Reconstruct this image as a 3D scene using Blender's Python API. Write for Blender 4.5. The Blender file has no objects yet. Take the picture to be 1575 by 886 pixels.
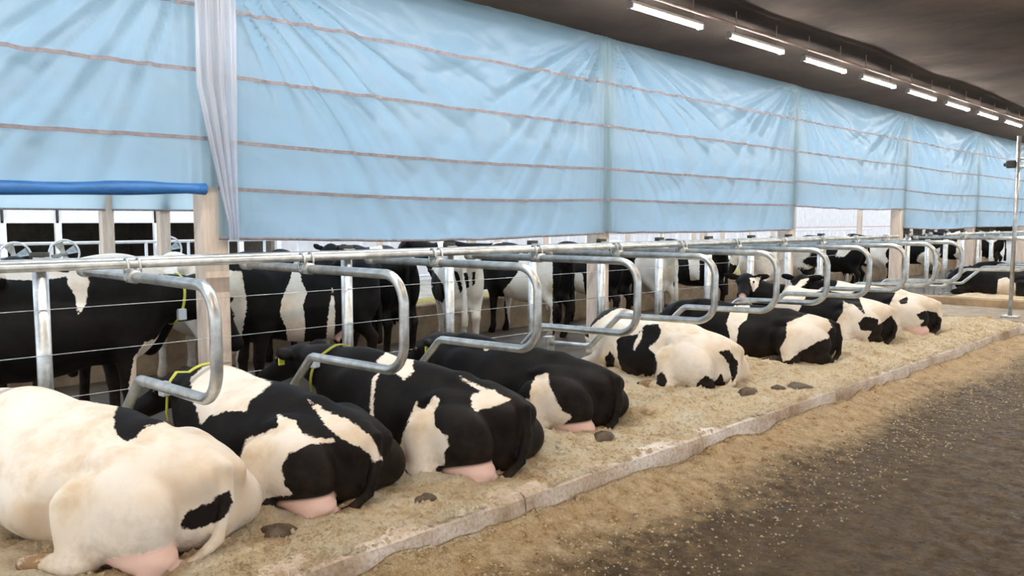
import bpy, bmesh, math, random
import numpy as np
from mathutils import Vector, Matrix, Quaternion
random.seed(7); rng = np.random.default_rng(7)
S = bpy.context.scene; COL = S.collection

# ---------------------------------------------------------------- camera
FPX, EYE = 1225.0, 1.85
YAW, PIT = math.radians(45.6), math.atan(103/1225)
sy, cy = math.sin(YAW), math.cos(YAW)
CF = Vector((-sy*math.cos(PIT), cy*math.cos(PIT), -math.sin(PIT)))
CR = Vector((cy, sy, 0)); CU = CR.cross(CF)
cam = bpy.data.cameras.new('camera'); camo = bpy.data.objects.new('camera', cam); COL.objects.link(camo)
cam.sensor_width = 36; cam.lens = 36*FPX/1575; cam.clip_end = 400
camo.matrix_world = Matrix(((CR.x, CU.x, -CF.x, 0), (CR.y, CU.y, -CF.y, 0), (CR.z, CU.z, -CF.z, EYE), (0, 0, 0, 1)))
S.camera = camo
def to_px(P):                       # world points -> pixel of the photograph and depth
    v = np.asarray(P, float) - np.array((0, 0, EYE))
    d = v @ np.array(CF)
    return 787.5 + FPX*(v @ np.array(CR))/d, 443 - FPX*(v @ np.array(CU))/d, d
def ray(px, py): return CF + CR*((px-787.5)/FPX) + CU*((443-py)/FPX)
def on_plane(px, py, ax, val):      # where the pixel's ray meets the plane x / y / z = val
    D = ray(px, py); o = Vector((0, 0, EYE)); return o + D*((val-o[ax])/D[ax])

# ---------------------------------------------------------------- sky, exposure
W = bpy.data.worlds.new('sky'); S.world = W; W.use_nodes = True
bg = W.node_tree.nodes['Background']; bg.inputs[0].default_value = (.93, .97, 1, 1); bg.inputs[1].default_value = 1.7
S.view_settings.view_transform = 'Standard'; S.view_settings.look = 'None'
S.view_settings.exposure = 0.6; S.view_settings.gamma = 1; S.view_settings.use_curve_mapping = False
LAMP = 140.0                         # tube lamp emission

# ---------------------------------------------------------------- materials
MATS = {}
def nodes(name):
    m = bpy.data.materials.new(name); m.use_nodes = True; MATS[name] = m
    nt = m.node_tree; return m, nt, nt.nodes['Principled BSDF'], nt.nodes['Material Output']
def nd(nt, typ, **kw):
    n = nt.nodes.new(typ)
    for k, v in kw.items():
        if k in n.inputs: n.inputs[k].default_value = v
        else: setattr(n, k, v)
    return n
def ramp(nt, src, stops):
    r = nt.nodes.new('ShaderNodeValToRGB'); cr = r.color_ramp
    while len(cr.elements) < len(stops): cr.elements.new(.5)
    for e, (p, c) in zip(cr.elements, stops): e.position = p; e.color = (*c, 1) if len(c) == 3 else c
    nt.links.new(src, r.inputs[0]); return r.outputs[0]
def noise(nt, scale, detail=4, rough=.55, coord='Object', stretch=None):
    t = nd(nt, 'ShaderNodeTexCoord'); src = t.outputs[coord]
    if stretch:
        mp = nd(nt, 'ShaderNodeMapping'); mp.inputs['Scale'].default_value = stretch
        nt.links.new(src, mp.inputs[0]); src = mp.outputs[0]
    n = nd(nt, 'ShaderNodeTexNoise', Scale=scale, Detail=detail, Roughness=rough); nt.links.new(src, n.inputs[0])
    return n.outputs['Fac']
def bump(nt, p, src, strength, dist=.02):
    b = nd(nt, 'ShaderNodeBump', Strength=strength, Distance=dist)
    nt.links.new(src, b.inputs['Height']); nt.links.new(b.outputs[0], p.inputs['Normal']); return b
def mix(nt, fac, a, b):
    m = nt.nodes.new('ShaderNodeMix'); m.data_type = 'RGBA'
    for s, v in ((0, fac), (6, a), (7, b)):
        if hasattr(v, 'is_output'): nt.links.new(v, m.inputs[s])
        else: m.inputs[s].default_value = v if s == 0 else (*v, 1)
    return m.outputs[2]
def simple(name, col, rough=.6, metal=0, nscale=12, vary=.25, bstr=.15, bscale=60, stretch=None):
    m, nt, p, o = nodes(name)
    lo = tuple(c*(1-vary) for c in col); hi = tuple(min(1, c*(1+vary)) for c in col)
    nt.links.new(ramp(nt, noise(nt, nscale, 5, .6, stretch=stretch), [(.3, lo), (.7, hi)]), p.inputs['Base Color'])
    p.inputs['Roughness'].default_value = rough; p.inputs['Metallic'].default_value = metal
    if bstr: bump(nt, p, noise(nt, bscale, 4), bstr, .01)
    return m
simple('galvanised', (.55, .57, .57), .38, .85, 9, .35, .08, 90)
simple('galvanised_dull', (.42, .43, .42), .55, .6, 14, .4, .12, 90)
simple('wood_column', (.60, .50, .42), .8, 0, 5, .22, .2, 50, (3, 3, .5))
simple('white_paint', (.82, .83, .85), .6, 0, 6, .08, .05)
simple('corrugated', (.60, .60, .64), .5, 0, 3, .1, .03)
simple('concrete', (.33, .28, .22), .9, 0, 4, .3, .35, 40)
simple('bunk_concrete', (.36, .25, .15), .85, 0, 3.5, .35, .3, 30)
simple('alley_slurry', (.085, .06, .038), .5, 0, 3, .45, .4, 25)
simple('rubber', (.03, .03, .03), .7)
simple('dark_steel', (.06, .055, .055), .6, .3)
simple('yellow_plastic', (.62, .62, .08), .5, 0, 8, .1, 0)
simple('grey_plastic', (.5, .56, .62), .45, 0, 8, .1, 0)
simple('blue_hem', (.02, .13, .38), .45, 0, 8, .35, .4, 25, (1, .3, 1))
simple('strap', (.19, .17, .19), .7, 0, 20, .3, .3, 60)
simple('hay', (.5, .39, .13), .9, 0, 30, .45, .9, 70)
simple('yard', (.3, .29, .27), .95, 0, 1.2, .3, .2)
simple('interior_board', (.20, .17, .14), .9, 0, 3, .3, .2)
simple('dung', (.075, .048, .026), .55, 0, 25, .5, .6, 40)
simple('muck_lump', (.13, .09, .055), .6, 0, 3, .8, 0)
simple('lamp_housing', (.3, .3, .3), .5, 0, 8, .1, 0)
simple('conduit', (.25, .19, .16), .5, .4)
simple('roof_sheet', (.6, .62, .62), .6)
simple('hoof', (.10, .06, .035), .6)
simple('pink_rail', (.55, .38, .36), .6)
simple('eye', (.01, .008, .006), .12, 0, 8, .1, 0)
def emit(name, col, st):
    m, nt, p, o = nodes(name); p.inputs['Base Color'].default_value = (*col, 1)
    p.inputs['Emission Color'].default_value = (*col, 1); p.inputs['Emission Strength'].default_value = st
emit('tube_white', (1, .97, .92), LAMP); emit('tube_warm', (1, .80, .60), LAMP)
def curtain_mat(name, lo, hi, trc, ftr, ftp):
    m, nt, p, o = nodes(name)
    colr = ramp(nt, noise(nt, 2.2, 4, .6), [(.3, lo), (.7, hi)])
    nt.links.new(colr, p.inputs['Base Color']); p.inputs['Roughness'].default_value = .3
    bump(nt, p, noise(nt, 9, 6, .65, stretch=(1, 1, .45)), .45, .03)
    tr = nd(nt, 'ShaderNodeBsdfTranslucent'); tp = nd(nt, 'ShaderNodeBsdfTransparent')
    tr.inputs[0].default_value = (*trc, 1); tp.inputs[0].default_value = (.85, .93, 1, 1)
    m1 = nd(nt, 'ShaderNodeMixShader'); m1.inputs[0].default_value = ftr
    m2 = nd(nt, 'ShaderNodeMixShader'); m2.inputs[0].default_value = ftp
    nt.links.new(p.outputs[0], m1.inputs[1]); nt.links.new(tr.outputs[0], m1.inputs[2])
    nt.links.new(m1.outputs[0], m2.inputs[1]); nt.links.new(tp.outputs[0], m2.inputs[2]); nt.links.new(m2.outputs[0], o.inputs[0])
curtain_mat('curtain', (.10, .175, .24), (.17, .25, .32), (.55, .74, .86), .72, .035)
curtain_mat('curtain_sheer', (.6, .6, .66), (.72, .7, .74), (.8, .82, .9), .5, .3)
def added_roof_light_mat():
    m, nt, p, o = nodes('added_roof_light'); p.inputs['Base Color'].default_value = (.9, .93, .95, 1)
    tr = nd(nt, 'ShaderNodeBsdfTranslucent'); tr.inputs[0].default_value = (.9, .94, 1, 1)
    m1 = nd(nt, 'ShaderNodeMixShader'); m1.inputs[0].default_value = .8
    nt.links.new(p.outputs[0], m1.inputs[1]); nt.links.new(tr.outputs[0], m1.inputs[2]); nt.links.new(m1.outputs[0], o.inputs[0])
added_roof_light_mat()
def ceiling_mat():
    m, nt, p, o = nodes('ceiling')
    nt.links.new(ramp(nt, noise(nt, .8, 5, .6), [(.3, (.050, .040, .036)), (.7, (.092, .074, .064))]), p.inputs['Base Color'])
    p.inputs['Roughness'].default_value = .95; p.inputs['Specular IOR Level'].default_value = .05; bump(nt, p, noise(nt, 3, 5), .3, .05)
ceiling_mat()
def sawdust_mat():
    m, nt, p, o = nodes('sawdust')
    a = ramp(nt, noise(nt, 3.6, 9, .74), [(.31, (.46, .29, .13)), (.43, (.86, .68, .43)), (.62, (.97, .88, .68))])
    b = ramp(nt, noise(nt, 55, 5, .7), [(.3, (.42, .33, .2)), (.55, (1, 1, 1))])
    mm = nt.nodes.new('ShaderNodeMix'); mm.data_type = 'RGBA'; mm.blend_type = 'MULTIPLY'; mm.inputs[0].default_value = .42
    nt.links.new(a, mm.inputs[6]); nt.links.new(b, mm.inputs[7]); nt.links.new(mm.outputs[2], p.inputs['Base Color'])
    p.inputs['Roughness'].default_value = .95
    bump(nt, p, noise(nt, 24, 9, .78), 1, .04)
sawdust_mat()
def muck_mat():                     # trodden muck with sawdust, thinning away from the curb (kicked-out litter)
    m, nt, p, o = nodes('muck')
    base = ramp(nt, noise(nt, 7, 10, .86), [(.32, (.035, .019, .007)), (.48, (.125, .077, .032)), (.6, (.23, .15, .068)), (.74, (.52, .42, .28))])
    lit = ramp(nt, noise(nt, 9, 10, .84), [(.33, (.20, .105, .04)), (.47, (.60, .40, .19)), (.64, (.92, .76, .52))])
    at = nd(nt, 'ShaderNodeAttribute', attribute_name='litter')
    ad = nd(nt, 'ShaderNodeMath', operation='ADD'); nt.links.new(at.outputs['Fac'], ad.inputs[0]); nt.links.new(noise(nt, 7, 9, .8), ad.inputs[1])
    fac = ramp(nt, ad.outputs[0], [(.45, (0, 0, 0)), (.8, (1, 1, 1))])
    nt.links.new(mix(nt, fac, base, lit), p.inputs['Base Color'])
    nt.links.new(ramp(nt, noise(nt, 9, 5, .7), [(.35, (.22,)*3), (.65, (.75,)*3)]), p.inputs['Roughness'])
    bump(nt, p, noise(nt, 18, 9, .8), 1, .045); p.inputs['Specular IOR Level'].default_value = .22
muck_mat()
def curb_mat():
    m, nt, p, o = nodes('curb_concrete')
    a = ramp(nt, noise(nt, 1.1, 5, .7), [(.36, (.38, .26, .16)), (.48, (.62, .51, .41)), (.62, (.84, .77, .71))])
    b = ramp(nt, noise(nt, 40, 5, .7), [(.3, (.5, .42, .34)), (.55, (1, 1, 1))])
    mm = nt.nodes.new('ShaderNodeMix'); mm.data_type = 'RGBA'; mm.blend_type = 'MULTIPLY'; mm.inputs[0].default_value = .8
    nt.links.new(a, mm.inputs[6]); nt.links.new(b, mm.inputs[7]); nt.links.new(mm.outputs[2], p.inputs['Base Color'])
    p.inputs['Roughness'].default_value = .9; bump(nt, p, noise(nt, 25, 6, .7), .6, .02)
curb_mat()
def coat_mat():
    m, nt, p, o = nodes('cow_coat')
    at = nd(nt, 'ShaderNodeAttribute', attribute_name='coat')
    n = noise(nt, 26, 5, .65)
    sc = nd(nt, 'ShaderNodeMath', operation='MULTIPLY_ADD'); nt.links.new(n, sc.inputs[0]); sc.inputs[1].default_value = .05; sc.inputs[2].default_value = -.025
    ad = nd(nt, 'ShaderNodeMath', operation='ADD'); nt.links.new(at.outputs['Fac'], ad.inputs[0]); nt.links.new(sc.outputs[0], ad.inputs[1])
    mr = nd(nt, 'ShaderNodeMapRange'); mr.inputs[1].default_value = -.004; mr.inputs[2].default_value = .004; nt.links.new(ad.outputs[0], mr.inputs[0])
    white = ramp(nt, noise(nt, 3.5, 5, .6), [(.3, (.66, .52, .36)), (.5, (.84, .76, .66)), (.75, (.88, .84, .78))])
    black = ramp(nt, noise(nt, 6, 5, .6), [(.3, (.003, .0027, .003)), (.75, (.011, .0085, .008))])
    c1 = mix(nt, mr.outputs[0], white, black)
    pk = nd(nt, 'ShaderNodeAttribute', attribute_name='pink')
    mp = nd(nt, 'ShaderNodeMapRange'); mp.inputs[1].default_value = -.012; mp.inputs[2].default_value = .012; nt.links.new(pk.outputs['Fac'], mp.inputs[0])
    c2 = mix(nt, mp.outputs[0], c1, (.84, .58, .50))
    dt = nd(nt, 'ShaderNodeAttribute', attribute_name='dirt')
    dm = nd(nt, 'ShaderNodeMath', operation='MULTIPLY'); nt.links.new(dt.outputs['Fac'], dm.inputs[0])
    nt.links.new(ramp(nt, noise(nt, 7, 6, .7), [(.35, (0, 0, 0)), (.65, (1, 1, 1))]), dm.inputs[1])
    inv = nd(nt, 'ShaderNodeMath', operation='MULTIPLY_ADD'); nt.links.new(mr.outputs[0], inv.inputs[0]); inv.inputs[1].default_value = -.85; inv.inputs[2].default_value = 1
    dk = nd(nt, 'ShaderNodeMath', operation='MULTIPLY'); nt.links.new(dm.outputs[0], dk.inputs[0]); nt.links.new(inv.outputs[0], dk.inputs[1]); dm = dk
    c3 = mix(nt, dm.outputs[0], c2, (.28, .17, .085))
    nt.links.new(c3, p.inputs['Base Color']); p.inputs['Roughness'].default_value = .6
    p.inputs['Specular IOR Level'].default_value = .12
    bump(nt, p, noise(nt, 45, 5, .7, stretch=(1, 1, .4)), .18, .01)
coat_mat()

# ---------------------------------------------------------------- mesh helpers
class MB:
    def __init__(s): s.v = []; s.f = []
    def add(s, v, f):
        n = len(s.v); s.v += [tuple(a) for a in v]; s.f += [tuple(i+n for i in q) for q in f]; return s
    def box(s, x0, x1, y0, y1, z0, z1, bev=0):
        if not bev:
            v = [(x, y, z) for x in (x0, x1) for y in (y0, y1) for z in (z0, z1)]
            return s.add(v, [(0, 1, 3, 2), (4, 6, 7, 5), (0, 4, 5, 1), (2, 3, 7, 6), (0, 2, 6, 4), (1, 5, 7, 3)])
        bm = bmesh.new(); bmesh.ops.create_cube(bm, size=1)
        for v in bm.verts: v.co = Vector(((x0+x1)/2+v.co.x*(x1-x0), (y0+y1)/2+v.co.y*(y1-y0), (z0+z1)/2+v.co.z*(z1-z0)))
        bmesh.ops.bevel(bm, geom=bm.edges[:], offset=bev, segments=1, affect='EDGES')
        bm.verts.index_update(); s.add([v.co for v in bm.verts], [[v.index for v in f.verts] for f in bm.faces]); bm.free(); return s
    def tube(s, pts, r, n=10, cap=True):
        pts = [Vector(p) for p in pts]; m = len(pts); rr = r if hasattr(r, '__len__') else [r]*m
        T = [(pts[min(i+1, m-1)]-pts[max(i-1, 0)]).normalized() for i in range(m)]
        a = Vector((0, 0, 1)) if abs(T[0].z) < .9 else Vector((1, 0, 0)); N = T[0].cross(a).normalized(); vs = []
        for i in range(m):
            if i: N = (N - T[i]*N.dot(T[i])).normalized()
            B = T[i].cross(N)
            vs += [pts[i] + (N*math.cos(k*2*math.pi/n)+B*math.sin(k*2*math.pi/n))*rr[i] for k in range(n)]
        fs = [(i*n+k, i*n+(k+1) % n, (i+1)*n+(k+1) % n, (i+1)*n+k) for i in range(m-1) for k in range(n)]
        if cap: fs += [tuple(range(n))[::-1], tuple((m-1)*n+k for k in range(n))]
        return s.add(vs, fs)
    def ball(s, c, r, n=10, sx=1, sy=1, sz=1):
        bm = bmesh.new(); bmesh.ops.create_uvsphere(bm, u_segments=n, v_segments=max(5, n//2+1), radius=r); bm.verts.index_update()
        s.add([(c[0]+v.co.x*sx, c[1]+v.co.y*sy, c[2]+v.co.z*sz) for v in bm.verts], [[v.index for v in f.verts] for f in bm.faces]); bm.free(); return s
    def mesh(s, name, mat, smooth=False):
        me = bpy.data.meshes.new(name); me.from_pydata([tuple(v) for v in s.v], [], s.f); me.materials.append(MATS[mat])
        if smooth: me.polygons.foreach_set('use_smooth', [True]*len(me.polygons))
        me.validate(); return me
    def build(s, name, mat, parent=None, smooth=False, loc=None):
        return link(name, s.mesh(name, mat, smooth), parent, loc)
def link(name, me, parent=None, loc=None, rz=0):
    o = bpy.data.objects.new(name, me); COL.objects.link(o)
    if parent: o.parent = parent
    if loc is not None: o.location = loc
    if rz: o.rotation_euler.z = rz
    return o
def tag(o, label, cat, group=None, kind=None):
    o['label'] = label; o['category'] = cat
    if group: o['group'] = group
    if kind: o['kind'] = kind
    return o
def struct(o, label=None, kind='structure'):
    o['kind'] = kind
    if label: o['label'] = label
    return o
def empty(name, loc, rz=0):
    o = bpy.data.objects.new(name, None); COL.objects.link(o); o.location = loc; o.rotation_euler.z = rz; o.empty_display_size = .1; return o
def bend(pts, rad, n=5):            # round the corners of a polyline
    pts = [Vector(p) for p in pts]; out = [pts[0]]
    for i in range(1, len(pts)-1):
        a, b, c = pts[i-1], pts[i], pts[i+1]; r = rad[i-1] if hasattr(rad, '__len__') else rad
        u, v = (a-b).normalized(), (c-b).normalized(); ang = u.angle(v); t = min(r/math.tan(ang/2), .49*(a-b).length, .49*(c-b).length)
        p0, p1 = b+u*t, b+v*t
        for k in range(n+1):
            q = k/n; out.append((1-q)**2*p0 + 2*q*(1-q)*(b*.72+(p0+p1)*.14) + q*q*p1)
    out.append(pts[-1]); return out
def vnoise(x, y, seed=0):           # smooth value noise, vectorised
    xi, yi = np.floor(x).astype(int), np.floor(y).astype(int); fx, fy = x-xi, y-yi
    fx = fx*fx*(3-2*fx); fy = fy*fy*(3-2*fy)
    def h(a, b):
        n = (a*374761393 + b*668265263 + seed*974711) & 0x7fffffff
        n = ((n ^ (n >> 13))*1274126177) & 0x7fffffff; return (n ^ (n >> 16)) % 10007/10007.
    return (h(xi, yi)*(1-fx)+h(xi+1, yi)*fx)*(1-fy) + (h(xi, yi+1)*(1-fx)+h(xi+1, yi+1)*fx)*fy
def fbm(x, y, seed=0, oct=4, gain=.5):
    t = 0; a = 1; s = 0
    for i in range(oct): t = t + a*vnoise(x*2**i, y*2**i, seed+i*17); s += a; a *= gain
    return t/s
def grid_mesh(name, X, Y, Z, mat, smooth=True, flip=False):
    nu, nv = X.shape; v = np.stack([X, Y, Z], -1).reshape(-1, 3)
    i = np.arange(nu*nv).reshape(nu, nv); q = np.stack([i[:-1, :-1], i[1:, :-1], i[1:, 1:], i[:-1, 1:]], -1).reshape(-1, 4)
    if flip: q = q[:, ::-1]
    me = bpy.data.meshes.new(name); np_mesh(me, v, q); me.materials.append(MATS[mat])
    me.polygons.foreach_set('use_smooth', [smooth]*len(me.polygons)); return me
def np_mesh(me, v, q):
    me.vertices.add(len(v)); me.vertices.foreach_set('co', np.ascontiguousarray(v, np.float32).ravel())
    me.loops.add(q.size); me.loops.foreach_set('vertex_index', np.ascontiguousarray(q, np.int32).ravel())
    me.polygons.add(len(q)); me.polygons.foreach_set('loop_start', np.arange(len(q), dtype=np.int32)*4)
    me.update(calc_edges=True); me.validate()
def fattr(me, name, val):
    a = me.attributes.new(name, 'FLOAT', 'POINT'); a.data.foreach_set('value', np.ascontiguousarray(val, np.float32))

# ================================================================ the setting
DIV0, PITCH = 1.76, 1.2             # first divider's y, stall width
COLX, COLS = -6.32, [2.78+4.9*k for k in range(-1, 6)]
CURB = -3.2
# alley floor with trodden muck
ys = np.concatenate([np.arange(-2, .9, .1), np.arange(.9, 9, .034), np.arange(9, 14, .08), np.arange(14, 34.1, .25)]); xs = np.concatenate([np.arange(-3.3, -.2, .034), np.arange(-.2, 6.01, .12)])
X, Y = np.meshgrid(xs, ys, indexing='ij')
dist = X-CURB
def floor_h(X, Y):
    dist = X-CURB; return .035*fbm(X*2.2, Y*1.1, 3) + .035*fbm(X*8, Y*6, 5, 4, .7) - .04 + .12*np.exp(-np.maximum(dist-.03, 0)/.28)*(.35+fbm(X*3, Y*2.2, 9)) + .06*fbm(X*8, Y*7, 11, 4, .65)*np.exp(-np.maximum(dist-.25, 0)/.3)
Z = floor_h(X, Y)
me = grid_mesh('floor', X, Y, Z, 'muck'); fattr(me, 'litter', (np.exp(-np.maximum(dist-.22, 0)/.42)*.70 - .26 + .42*(fbm(X*1.3, Y*.9, 21)-.5)).ravel())
struct(link('floor', me), 'brown trodden muck floor of the alley with scattered sawdust')
b = MB().box(-200, 200, -120, 260, -.6, -.2); struct(b.build('ground', 'yard'), 'plain grey yard ground outside the barn')
b = MB().box(-9.7, -6.1, -6, 40, -.3, .02); struct(b.build('floor_feed_alley', 'alley_slurry'), 'brown concrete floor of the feed alley behind the stalls')
b = MB().box(-6.1, CURB-.2, -6, 14.45, -.3, .17); struct(b.build('floor_stall', 'concrete'), 'concrete base of the stalls')
b = MB().box(-6.1, CURB-.2, 16.6, 40, -.3, .17); struct(b.build('floor_stall_far', 'concrete'), 'concrete base of the stalls beyond the crossover')
# curb in cast lengths
curb = empty('trim_curb', (CURB, 0, 0)); struct(curb, 'low cast concrete curb along the edge of the stall beds')
yy = -1.0; k = 0
while yy < 34:
    L = 2.35 if k % 2 else 1.9
    b = MB(); n = 14
    yv = np.linspace(yy+.006, min(yy+L, 34)-.006, n)
    prof = [(-.2, -.1), (-.2, .235), (-.05, .245), (-.01, .225), (.0, .19), (.015, -.1)]
    vs = [(px + .008*(random.random()-.5), y, pz + .012*(random.random()-.5)) for y in yv for px, pz in prof]; m_ = len(prof)
    fs = [(i*m_+j, (i+1)*m_+j, (i+1)*m_+j+1, i*m_+j+1) for i in range(n-1) for j in range(m_-1)] + [tuple(range(m_)), tuple((n-1)*m_+j for j in range(m_))[::-1]]
    b.add(vs, fs).build('curb_length', 'curb_concrete', curb)
    yy += L; k += 1
# bedding: a lumpy bed of sawdust
def bed_h(X, Y):
    cow = np.cos((Y-(DIV0-.6))/PITCH*2*np.pi)        # hollows where cows lie, ridges between them
    h = .215 + .07*fbm(X*1.6, Y*1.6, 31) + .12*fbm(X*5, Y*4, 33, 5, .66) - .08 + .04*fbm(X*13, Y*11, 37, 3, .7) + .05*np.clip((Y-6)/3, 0, 1) - .022*cow*np.clip((-X-3.3)/.6, 0, 1)
    h += .12*np.exp(-(((X+3.78)/.42)**2+((Y-5.55)/.5)**2)) + .08*np.exp(-(((X+4.2)/.5)**2+((Y-7.5)/.6)**2))
    front = np.clip((X+5.75)/.5, 0, 1); h = .17 + (h-.17)*front
    e = np.clip((X-CURB+.42)/.3, 0, 1); rim = .226 + .055*fbm(X*7, Y*5, 35, 4, .65) - .008*np.clip((6.5-Y)/2, 0, 1)
    return h*(1-e)+np.where(e > 0, rim, 0)*e - .25*np.clip((X-CURB+.03)/.05, 0, 1)
def bed(y0, y1, step, name, label):
    xs = np.arange(-5.85, CURB+.001, step); ys = np.arange(y0, y1+.001, step*1.15); X, Y = np.meshgrid(xs, ys, indexing='ij')
    Z = bed_h(X, Y); wob = .02*(fbm(X*0+1, Y*2.4, 41)-.5); Xw = np.where(X > CURB-.3, X+wob*np.clip((X-CURB+.3)/.3, 0, 1), X)
    o = link(name, grid_mesh(name, Xw, Y, Z, 'sawdust')); tag(o, label, 'bedding', kind='stuff'); return o
bed(-.2, 14.4, .026, 'sawdust_bedding', 'pale lumpy sawdust bedding under the row of lying cows')
bed(16.65, 34, .08, 'sawdust_bedding', 'pale sawdust bedding in the stalls beyond the crossover')
# crossover platform between the two stall blocks
b = MB().box(-6.1, CURB+.01, 14.45, 16.6, -.3, .27, .02); struct(b.build('floor_crossover', 'concrete'), 'raised concrete crossover between stall blocks')
b = MB().box(-6.1, CURB+.0, 16.45, 16.65, .0, .42, .02); struct(b.build('trim_crossover_kerb', 'bunk_concrete'), 'brown concrete kerb at the far edge of the crossover')
# feed bunk wall
bw = empty('wall_feed_bunk', (-9.8, 0, 0)); struct(bw, 'low brown concrete feed bunk wall behind the standing cows')
for k in range(14):
    MB().box(-.1, .1, -4+3*k+.01, -1+3*k-.01, -.2, .56 + .015*(k % 3), .02).build('wall_length', 'bunk_concrete', bw)
xs = np.arange(-11.6, -9.88, .07); ys = np.arange(-2, 38, .09); X, Y = np.meshgrid(xs, ys, indexing='ij')
Z = .08 + .55*np.exp(-((X+10.45)/.5)**2)*(.55+.75*fbm(X*1.2, Y*.8, 51)) + .06*fbm(X*7, Y*7, 53)
tag(link('feed_heap', grid_mesh('feed_heap', X, Y, Z, 'hay')), 'yellow chopped feed heaped behind the bunk wall', 'feed', kind='stuff')
# ceiling: slightly rippled dark insulation
xs = np.arange(-6.3, 9.01, .3); ys = np.arange(-8, 60.1, .35); X, Y = np.meshgrid(xs, ys, indexing='ij')
Z = 4.06 + .10*np.clip((X+6.3)/3, 0, 1) + .05*(fbm(X*.7, Y*.5, 61)-.5) + .02*np.sin(Y*1.3)
struct(link('ceiling', grid_mesh('ceiling', X, Y, Z, 'ceiling', flip=True)), 'dark grey brown insulated barn ceiling')
b = MB().box(-6.5, 9.2, -8.2, 60, 4.26, 4.4); struct(b.build('roof_deck', 'dark_steel'), 'roof deck above the ceiling')
b = MB().box(-14.4, -6.35, -8, 60, 4.45, 4.48); struct(b.build('roof_added_backlight_offscreen', 'added_roof_light'), 'pale translucent roof added out of view to backlight the curtains with daylight')  # unseen roof, added so sky light reaches the curtains from behind
b = MB().box(-6.46, -6.28, -8, 60, 3.98, 4.2); struct(b.build('trim_eave_beam', 'dark_steel'), 'dark eave beam above the blue curtains')

# columns carrying the roof
for i, y in enumerate(COLS):
    o = empty('barn_column', (COLX, y, 0))
    MB().box(-.1, .1, -.1, .1, -.1, 4.0, .008).build('shaft', 'wood_column', o)
    MB().box(-.105, .105, -.105, .105, -.1, .22, .01).build('footing', 'concrete', o)
    tag(o, 'square tan wooden column bare below the raised curtain and its blue rolled hem' if i == 1 else 'square tan wooden barn column rising behind the blue curtains', 'column', 'barn columns along the curtain line')

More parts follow.
